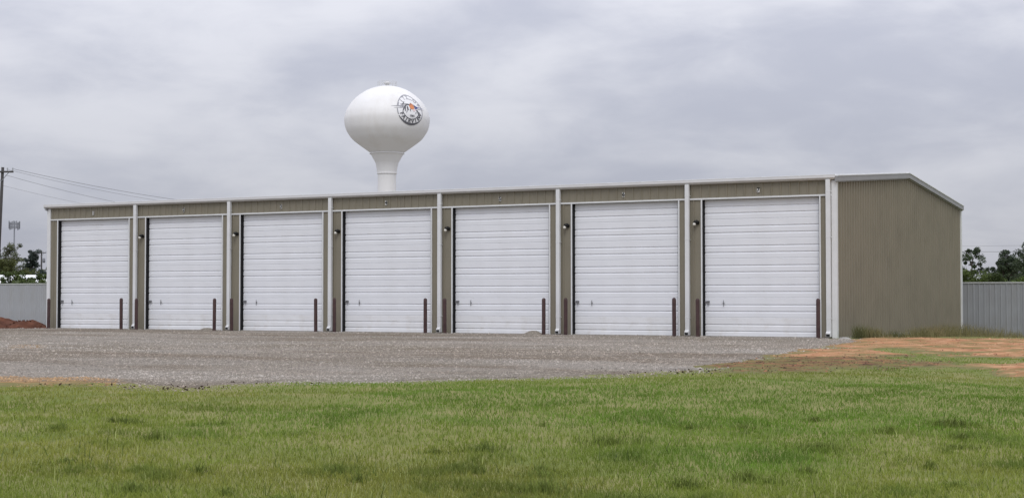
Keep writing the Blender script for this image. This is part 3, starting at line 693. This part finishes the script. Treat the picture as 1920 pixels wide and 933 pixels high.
ob('stem', MB().lathe([(5.0,-.6),(4.6,.8),(2.6,5.5),(70*K,9),(70*K,tz(742))], 64).mesh('stem', M['tower'], True), wt)
rl = MB()
zt = tz(70)
for j in range(16):
    a = 2*math.pi*j/16; r = 1.9; zt2 = zt-.17
    rl.tube([(r*math.cos(a), r*math.sin(a), zt2-.1), (r*math.cos(a), r*math.sin(a), zt2+1.0)], .035, 5)
for hh in (.55, 1.0):
    rl.tube([(1.9*math.cos(2*math.pi*j/32), 1.9*math.sin(2*math.pi*j/32), zt-.17+hh) for j in range(33)], .035, 5, False)
ob('railing', rl.mesh('railing', M['vent']), wt)
ob('roof_vent', MB().lathe([(.45,zt-.1),(.45,zt+.5),(.75,zt+.55),(.75,zt+.7),(.3,zt+.95),(.01,zt+1.0)], 20).mesh('roof_vent', M['vent'], True), wt)
# emblem, painted on the tank: thin shapes following the curve
cdir = math.atan2(CAM[1]-TY, CAM[0]-TX); A0 = cdir+math.radians(34.2); ZE = (556-208.5)*.1062+1.26; RE = 3.1
pr_s = sorted([(z, r) for r, z in prof])
pz = np.array([q[0] for q in pr_s]); prr = np.array([q[1] for q in pr_s])
def onto(u, v, off):
    z = ZE+v*RE; r = float(np.interp(z, pz, prr)); a = A0+u*RE/8.45
    # local normal tilt ignored: offset outwards along the radius and a little up
    return ((r+off)*math.cos(a), (r+off)*math.sin(a), z+off*.3*(v > 0.3))
emb = None
def decal(name, V, F, mt, off=.05, par=None):
    return ob(name, mesh(name, [onto(v[0], v[1], off) for v in V], F, M[mt]), par)
def annulus(r0, r1, a0, a1, n=64, f=None):
    V, F = [], []
    for j in range(n+1):
        a = math.radians(a0+(a1-a0)*j/n)
        q0, q1 = (r0, r1) if f is None else f(a0+(a1-a0)*j/n)
        V += [(q0*math.cos(a), q0*math.sin(a)), (q1*math.cos(a), q1*math.sin(a))]
    for j in range(n): F.append((2*j, 2*j+1, 2*j+3, 2*j+2))
    return V, F
def poly(P, n=1):
    return P, [tuple(range(len(P)))]
def strip(up, lo):
    V = []; F = []
    for a_, b_ in zip(up, lo): V += [a_, b_]
    for j in range(len(up)-1): F.append((2*j, 2*j+1, 2*j+3, 2*j+2))
    return V, F
V, F = annulus(.0, .95, 0, 360, 72)
# fill as rings so it follows the curve
V, F = [], []
for i in range(9):
    for j in range(72):
        a = 2*math.pi*j/72; V.append((.96*i/8*math.cos(a), .96*i/8*math.sin(a)))
for i in range(8):
    for j in range(72): F.append((i*72+j, i*72+(j+1) % 72, (i+1)*72+(j+1) % 72, (i+1)*72+j))
emb = decal('emblem', V, F, 'emb_white', .03, wt)
def ed(name, VF, mt, off=.06): return decal(name, VF[0], VF[1], mt, off, emb)
ed('emblem_ring', annulus(.94, 1.0, -35, 168), 'emb_grey')
ed('emblem_ring', annulus(.94, 1.0, 178, 200, 12), 'emb_grey')
def cres(a):  # thick crescent at the bottom
    t = math.sin(math.pi*(a-205)/(325-205)) if 205 < a < 325 else 0
    return (.965-.10*t, 1.0+.01*t)
ed('emblem_crescent', annulus(0, 0, 205, 328, 50, cres), 'emb_dark')
ed('inner_ring', annulus(.60, .65, 188, 335, 50), 'emb_dark')
ed('inner_ring', annulus(.68, .72, 60, 105, 24), 'emb_grey'); ed('inner_ring', annulus(.60, .66, 130, 172, 14), 'emb_dark')
def arctext(txt, r, a_start, a_end, size, inward, mt, bold=.02):
    V, F = [], []
    n_ = len(txt)
    for i, ch in enumerate(txt):
        if ch == ' ': continue
        a = math.radians(a_start+(a_end-a_start)*(i+.5)/n_)
        gv, gf = glyph(ch, size, None, bold=bold)
        b0 = len(V)
        for gx_, gy_, _ in gv:
            # top text: up = outwards; bottom text: up = inwards
            if not inward: ex, ey = (math.sin(a), -math.cos(a)); nx, ny = (math.cos(a), math.sin(a))
            else: ex, ey = (-math.sin(a), math.cos(a)); nx, ny = (-math.cos(a), -math.sin(a))
            V.append((r*math.cos(a)+ex*gx_+nx*gy_, r*math.sin(a)+ey*gx_+ny*gy_))
        F += [tuple(q+b0 for q in f) for f in gf]
    return V, F
ed('emblem_lettering', arctext('CITY OF', .80, 172, 12, .36, False, None, .006), 'emb_grey', .07)
ed('emblem_lettering', arctext('FAIRVIEW', .76, 194, 340, .36, True, None, .012), 'emb_dark', .08)
V, F = glyph('1901', .19, None, bold=.008); ed('emblem_lettering', ([(v[0]+.03, v[1]-.42) for v in V], F), 'emb_dark', .08)
def streak(x0, x1, y0, y1, t0, t1):
    xs_ = np.linspace(x0, x1, 9); return strip([(q, y0+(y1-y0)*i/8+t0+(t1-t0)*i/8) for i, q in enumerate(xs_)], [(q, y0+(y1-y0)*i/8-t0-(t1-t0)*i/8) for i, q in enumerate(xs_)])
for args, c in (((-1.38,-.5,.19,.20,.004,.035),'emb_grey'), ((-1.22,-.5,.07,.11,.004,.035),'emb_grey'), ((-.75,-.1,.34,.33,.004,.03),'emb_dark'), ((.35,1.25,.2,.12,.03,.004),'emb_blue'), ((.3,1.2,.10,.02,.04,.004),'emb_grey'), ((-.75,-.3,.27,.27,.004,.02),'emb_grey')):
    ed('emblem_streak', streak(*args), c, .065)
ed('emblem_peak', strip([(-.62,-.05),(-.5,.18),(-.3,.33),(-.05,.33),(.08,.44),(.3,.26),(.42,.18)], [(-.55,-.1),(-.42,.12),(-.25,.26),(0,.26),(.08,.36),(.25,.22),(.38,.12)]), 'emb_dark', .07)
ed('emblem_sun', ([(.10+.20*math.cos(a)*.95, .20+.20*math.sin(a)) for a in np.linspace(0, 6.283, 20)[:-1]], [tuple(range(19))]), 'emb_orange', .075)
ed('emblem_sky', strip([(.30,.34),(.40,.26),(.60,.18)], [(.30,.02),(.42,.03),(.52,.12)]), 'emb_blue', .08)
ed('emblem_snow', strip([(.12,-.02),(.22,.04),(.36,.04)], [(.14,-.12),(.25,-.12),(.34,-.05)]), 'emb_pink', .08)
for P in ([(-.46,.12),(-.36,.16),(-.40,-.14),(-.46,-.12)], [(-.30,.16),(-.2,.22),(-.18,-.05),(-.30,-.1)], [(-.36,-.12),(-.28,-.1),(-.38,-.28)], [(.38,-.02),(.52,.0),(.64,-.22),(.5,-.2)], [(.30,-.2),(.42,-.14),(.32,-.3)], [(-.12,-.02),(-.02,.06),(-.04,-.16)], [(.52,-.1),(.66,-.2),(.6,-.34),(.48,-.22)]):
    ed('emblem_mountain', (P, [tuple(range(len(P)))]), 'emb_dark', .075)

# ------------------------------------------------------------------ poles, mast, wires
def upole(label, bx, by, base, top, rad, arm, lean=(0,0), ins=True, extra=False):
    p = thing('utility_pole', label, 'utility pole', (bx, by, base))
    h = top-base; lx, ly = lean
    ob('pole', MB().tube([(0,0,-.5),(lx*.5,ly*.5,h*.5),(lx,ly,h)], [rad*1.15,rad,rad*.8], 10).mesh('pole', M['wood'], True), p)
    d = RT; ah = h-.45
    c = MB(); a_, b_ = (lx-d[0]*arm, ly-d[1]*arm), (lx+d[0]*arm, ly+d[1]*arm)
    c.tube([(a_[0],a_[1]-.16,ah),(b_[0],b_[1]-.16,ah)], .11, 4); ob('crossarm', c.mesh('crossarm', M['wood']), p)
    for s_ in (-1, 1):
        ob('brace', MB().tube([(lx+s_*d[0]*arm*.62, ly+s_*d[1]*arm*.62-.16, ah-.05),(lx,ly-.2,ah-.95)], .035, 5).mesh('brace', M['steel']), p)
    if ins:
        for t_ in (-.95,-.5,.5,.95):
            ob('insulator', MB().lathe([(.02,0),(.03,.1),(.085,.12),(.05,.2),(.085,.22),(.04,.33),(.01,.34)], 8).mesh('insulator', M['insul']), p, (lx+d[0]*arm*t_, ly+d[1]*arm*t_-.16, ah+.08))
    if extra:
        t_ = ob('transformer', MB().lathe([(.01,-.5),(.3,-.5),(.3,.5),(.01,.55)], 12).mesh('transformer', M['steel'], True), p, (d[0]*.55, d[1]*.55, h-2.2))
        ob('bracket', MB().tube([(0,0,h-2.2),(d[0]*.5,d[1]*.5,h-2.2)], .08, 6).mesh('bracket', M['steel']), p)
    return p
upole('tall leaning wooden power pole with crossarm at the left edge of the view', -67.0, 60.2, -.4, 13.95, .17, 1.15, (.45,.3))
upole('small distant wooden pole with crossarm and transformer beside the juniper', -211.56, 209.82, -.4, 12.0, .20, 1.15, extra=True)
upole('power pole behind the storage building carrying the left wires onward', -74.1, 137.1, -.4, 13.8, .17, 1.15)
def wire(label, p, q, sag, rad=.022):
    P = []
    for i in range(25):
        t = i/24; P.append(tuple(p[j]*(1-t)+q[j]*t for j in (0,1)) + (p[2]*(1-t)+q[2]*t-4*sag*t*(1-t),))
    thing('power_line', label, 'cable', (0,0,0), 'overhead wires', MB().tube(P, rad*.72, 5).mesh('power_line', M['wire'], True))
wire('uppermost dark overhead wire from the left edge pole to behind the roof', (-65.6,61.0,13.78), (-73.2,137.5,13.7), 1.5, .028)
wire('second overhead wire running close below the uppermost one from the left pole', (-66.0,60.7,13.70), (-73.6,137.3,13.4), 1.7, .020)
wire('middle overhead wire below the crossarm level, from the left pole to the roof', (-66.3,60.6,13.2), (-74.3,137.1,13.1), 2.3, .022)
wire('lowest thin overhead wire leaving the left pole well below its crossarm', (-66.6,60.4,12.2), (-74.1,137.1,12.0), 2.0, .015)
wire('lower overhead wire just above the dark trees on the right', (5,99.5,5.85), (60,128,6.3), .25, .026)
wire('upper faint overhead wire high above the dark trees on the right', (5,99.7,6.25), (60,128.2,7.6), .3, .014)
for x_, y_, nm in ((5,99.6,'short power pole hidden behind the building carrying the right wires'),(60,128.1,'power pole beyond the right edge carrying the wires over the trees')):
    p = thing('utility_pole', nm, 'utility pole', (x_, y_, -.4))
    ob('pole', MB().tube([(0,0,-.4),(0,0,8 if x_ > 10 else 6.9)], [.15,.11], 8).mesh('pole', M['wood'], True), p)
cp_ = thing('cell_mast', 'distant grey cell phone mast with a ring of panel antennas', 'radio mast', (-330.32, 315.89, -.4))
ob('mast', MB().tube([(0,0,0),(0,0,26.6)], [.42,.17], 12).mesh('mast', M['steel'], True), cp_)
ob('antenna_platform', MB().tube([(1.5*math.cos(a),1.5*math.sin(a),24.6) for a in np.linspace(0,6.283,13)], .06, 5).tube([(1.5*math.cos(a),1.5*math.sin(a),25.7) for a in np.linspace(0,6.283,13)], .06, 5).mesh('antenna_platform', M['steel']), cp_)
am = MB().box(-.13,.13,-.07,.07,-1.25,1.25).mesh('antenna', M['steel'])
for i in range(12):
    a = 2*math.pi*(i+.3)/12
    ob('antenna', am, cp_, (1.72*math.cos(a), 1.72*math.sin(a), 25.1+(.25 if i % 3 else -.1))).rotation_euler = (0, 0, a+math.pi/2)

# ------------------------------------------------------------------ white-roofed building behind the left fence
wb = thing('low_building', 'long low building with a bright white roof behind the left fence', 'building', (-52.0, 46.0, -.4))
c_, s_ = RT
def rot(V): return [(c_*a-s_*b, s_*a+c_*b, z) for a, b, z in V]
m = MB().box(-13, 13, 1, 10.5, 0, 2.75); m.V = rot(m.V); ob('wall', m.mesh('wall', M['farwall']), wb)
m = MB().add([(-13.4,.4,2.95),(13.4,.4,2.95),(13.4,5.8,3.72),(-13.4,5.8,3.72),(13.4,11.2,2.95),(-13.4,11.2,2.95),(-13.4,.4,2.75),(13.4,.4,2.75),(13.4,11.2,2.75),(-13.4,11.2,2.75)],
     [(0,1,2,3),(3,2,4,5),(0,6,7,1),(1,7,8,4,2),(4,8,9,5),(0,3,5,9,6),(6,9,8,7)]); m.V = rot(m.V)
ob('roof', m.mesh('roof', M['whiteroof']), wb)
m = MB()
for xx in (-9,-3,3,9):
    w_ = MB().box(xx-.6, xx+.6, .96, 1.02, 1.0, 2.1); w_.V = rot(w_.V); ob('window', w_.mesh('window', M['black']), wb)

# ------------------------------------------------------------------ trees
def leafmesh(name, C_, Rr, per, size, col, flat=1.):
    """C_: clump centres (n,3), Rr radii; small four-sided leaves in every direction"""
    n = len(C_)*per; c = np.repeat(C_, per, 0); r = np.repeat(Rr, per)
    d = rng.normal(0, 1, (n, 3)); d /= np.linalg.norm(d, axis=1)[:,None]; p = c+d*(r*rng.random(n)**.45)[:,None]*np.array([1,1,flat])
    a = rng.normal(0,1,(n,3)); a /= np.linalg.norm(a,axis=1)[:,None]; b = np.cross(a, rng.normal(0,1,(n,3))); b /= np.linalg.norm(b,axis=1)[:,None]
    s = (size*rng.uniform(.5,1.4,n))[:,None]
    V = np.stack([p-a*s, p-b*s*.45, p+a*s, p+b*s*.45], 1).reshape(-1,3)
    F = np.arange(4*n).reshape(n,4)
    cc = np.repeat(np.array(col)*rng.uniform(.7,1.3,(len(C_),1)), per, 0)*rng.uniform(.65,1.45,(n,1))
    return mesh(name, V, F, M['leaf'], cols=np.repeat(cc, 4, 0))
def tree(name, label, cat_, x_, y_, h, w, col, seed, trunk=.3, nbr=9, per=70, leaf=.13, lo=.3, clump=.5, narrow=False, lean=0., sub=5, group=None):
    r_ = random.Random(seed); t = thing(name, label, cat_, (x_, y_, -.42), group)
    th = h*.82; tp = [(0,0,-.3)]
    px_ = py_ = 0
    for i in range(1, 6):
        px_ += r_.uniform(-.04,.04)*h+lean*h*.12; py_ += r_.uniform(-.03,.03)*h; tp.append((px_, py_, th*i/5))
    tr = ob('trunk', MB().tube(tp, [trunk*(1-.16*i)*.5 for i in range(6)], 8).mesh('trunk', M['bark'], True), t)
    bm = MB(); cl = []; rad = []
    for i in range(nbr):
        f = lo+(1-lo)*(i+.5)/nbr; k_ = min(int(f*5), 4); u_ = f*5-k_
        b0 = [tp[k_][j]*(1-u_)+tp[k_+1][j]*u_ for j in range(3)]
        a = i*2.4+r_.uniform(-.5,.5)
        sp = w*.5*(1.0-.55*max(0, f-.45)/.55 if not narrow else (1.05-f))*r_.uniform(.55,1.1)
        up = h*(.10+.12*r_.random())*(1 if not narrow else .6)
        b1 = [b0[0]+math.cos(a)*sp*.55, b0[1]+math.sin(a)*sp*.55, b0[2]+up*.7]; b2 = [b0[0]+math.cos(a)*sp, b0[1]+math.sin(a)*sp, min(b0[2]+up, h-clump*.2)]
        rr_ = trunk*.2*(1-f*.5); bm.tube([b0, b1, b2], [rr_, rr_*.6, rr_*.25], 5)
        for q in range(sub):
            s2 = r_.uniform(.35, 1.1); b = [b0[j]*(1-s2)+b2[j]*s2+r_.gauss(0, clump*.55) for j in range(3)]
            b[2] = min(max(b[2]+abs(r_.gauss(0, clump*.3)), .2), h-.05)
            bm.tube([b1, b], [rr_*.4, rr_*.12], 4); cl.append(b); rad.append(clump*r_.uniform(.4,1.0))
    ob('limbs', bm.mesh('limbs', M['bark']), t)
    ob('crown', leafmesh('crown', np.array(cl), np.array(rad), int(per*1.6), leaf, col, .8), t)
    return t
DG = (.065,.088,.048); MG = (.125,.14,.075); YG = (.10,.125,.035); BL = (.058,.076,.066)
# camera looks along FW; positions as (distance, sideways)
def P_(Z, px): l = (px-960)/2899*Z; return CAM[0]+FW[0]*Z+RT[0]*l, CAM[1]+FW[1]*Z+RT[1]*l
tl = [('tree','tall grey green tree behind the white roof at the far left','tree',160,14,7.2,3.0,MG,11,dict(nbr=12,clump=.55,lo=.35)),  # left trees: leaf colours lightened, a slight haze put into the colour
      ('tree','dark small tree cut by the left edge of the view, beside the power pole','tree',158,-6,6.6,2.8,DG,12,dict(nbr=10)),
      ('bush','broad olive bush under the cell mast, left of the gap of sky','bush',150,22,5.2,5.0,(.085,.095,.032),13,dict(nbr=16,lo=.3,clump=.75,per=120)),
      ('tree','pale low tree between the cell mast and the dark juniper','tree',168,46,5.4,3.4,(.085,.10,.06),14,dict(nbr=10,clump=.55,per=45)),
      ('juniper','narrow dark juniper with a ragged top near the distant pole','tree',165,54,6.7,1.3,BL,15,dict(nbr=16,clump=.42,lo=.3,per=90)),
      ('juniper','dark rounded juniper at the foot of the distant small pole','tree',160,70,4.3,2.6,BL,16,dict(nbr=13,clump=.5,lo=.3,per=90)),
      ('juniper','dark bushy juniper just left of the building corner','tree',163,90,4.7,2.4,BL,17,dict(nbr=10,clump=.45,lo=.3)),
      ('tree','distant tree hidden mostly by the building left corner','tree',170,108,5.0,4.0,MG,18,dict(nbr=8))]
for nm, lb, ct, Z_, px_, h_, w_, c_l, sd_, kw in tl:
    x_, y_ = P_(Z_, px_); tree(nm, lb, ct, x_, y_, h_, w_, c_l, sd_, leaf=.085, **kw)
# shrubs that lean over the left fence
for i, (px_, lb, h_, w_) in enumerate(((8,'leafy shrub arching over the pale fence at the left edge',3.0,2.8),(36,'bright leafy shrub rising highest over the pale fence, before the white roof',3.3,3.0),(60,'low sprig of leaves over the pale fence left of the building',2.8,2.6),(80,'small leafy shrub over the pale fence next to the building corner',3.1,1.8),(-20,'shrub behind the pale fence just outside the left edge',2.7,2.5))):
    x_, y_ = P_(96.5, px_); tree('shrub', lb, 'shrub', x_, y_, h_, w_, (.085,.115,.04), 40+i, trunk=.09, nbr=10, per=34, leaf=.09, lo=.45, clump=.30, sub=4, group='shrubs behind the left fence')
tr_ = [('tree','tall ragged dark tree nearest the gable end, with gaps in its crown','tree',113,1822,5.3,2.3,DG,61,dict(nbr=9,clump=.34,lo=.45,per=70)),
       ('tree','leaning dark tree second from the gable end','tree',113,1849,4.8,2.4,DG,62,dict(nbr=7,clump=.32,lo=.5,lean=.5,per=70)),
       ('tree','open crowned tree with sky gaps, third from the gable end','tree',116,1878,4.1,3.0,(.05,.07,.045),63,dict(nbr=12,clump=.42,per=60)),
       ('tree','large grey green tree at the right edge of the view','tree',113,1902,5.2,3.6,(.05,.07,.042),64,dict(nbr=18,clump=.45,per=75)),
       ('tree','tall tree cut off by the right edge of the view','tree',110,1932,5.6,3.4,DG,65,dict(nbr=15,clump=.5)),
       ('tree','dark tree standing behind the gable end, mostly hidden','tree',114,1790,5.0,2.8,DG,66,dict(nbr=10,clump=.45)),
       ('bush','mid green bush above the fence at the gable end','bush',100,1813,3.35,3.2,(.075,.10,.030),71,dict(nbr=11,lo=.1,clump=.5,per=80)),
       ('bush','yellowish bush above the fence under the leaning tree','bush',101,1846,3.0,3.4,(.085,.115,.030),72,dict(nbr=11,lo=.1,clump=.5,per=80)),
       ('bush','dark green bush above the fence under the open crowned tree','bush',100,1877,3.2,3.4,(.06,.085,.028),73,dict(nbr=11,lo=.1,clump=.5,per=80)),
       ('bush','bright green bush above the fence near the right edge','bush',99,1908,2.9,3.4,(.10,.145,.035),74,dict(nbr=11,lo=.1,clump=.5,per=80)),
       ('bush','green bush above the fence beyond the right edge','bush',100,1942,3.1,3.4,(.075,.10,.030),75,dict(nbr=11,lo=.1,clump=.5,per=60))]
for nm, lb, ct, Z_, px_, h_, w_, c_l, sd_, kw in tr_:
    x_, y_ = P_(Z_, px_); tree(nm, lb, ct, x_, y_, h_, w_, c_l, sd_, leaf=.07, **kw)
# low distant scrub line at the horizon
cl = []; ra = []
for i in range(520):
    px_ = random.uniform(-500, 2500); Z_ = random.uniform(380, 620)
    x_, y_ = P_(Z_, px_); cl.append((x_, y_, random.uniform(.4, 2.6))); ra.append(random.uniform(1.5, 3.6))
ob('far_wood', leafmesh('far_wood', np.array(cl), np.array(ra), 26, .6, (.06,.075,.045), .7), kind='stuff')
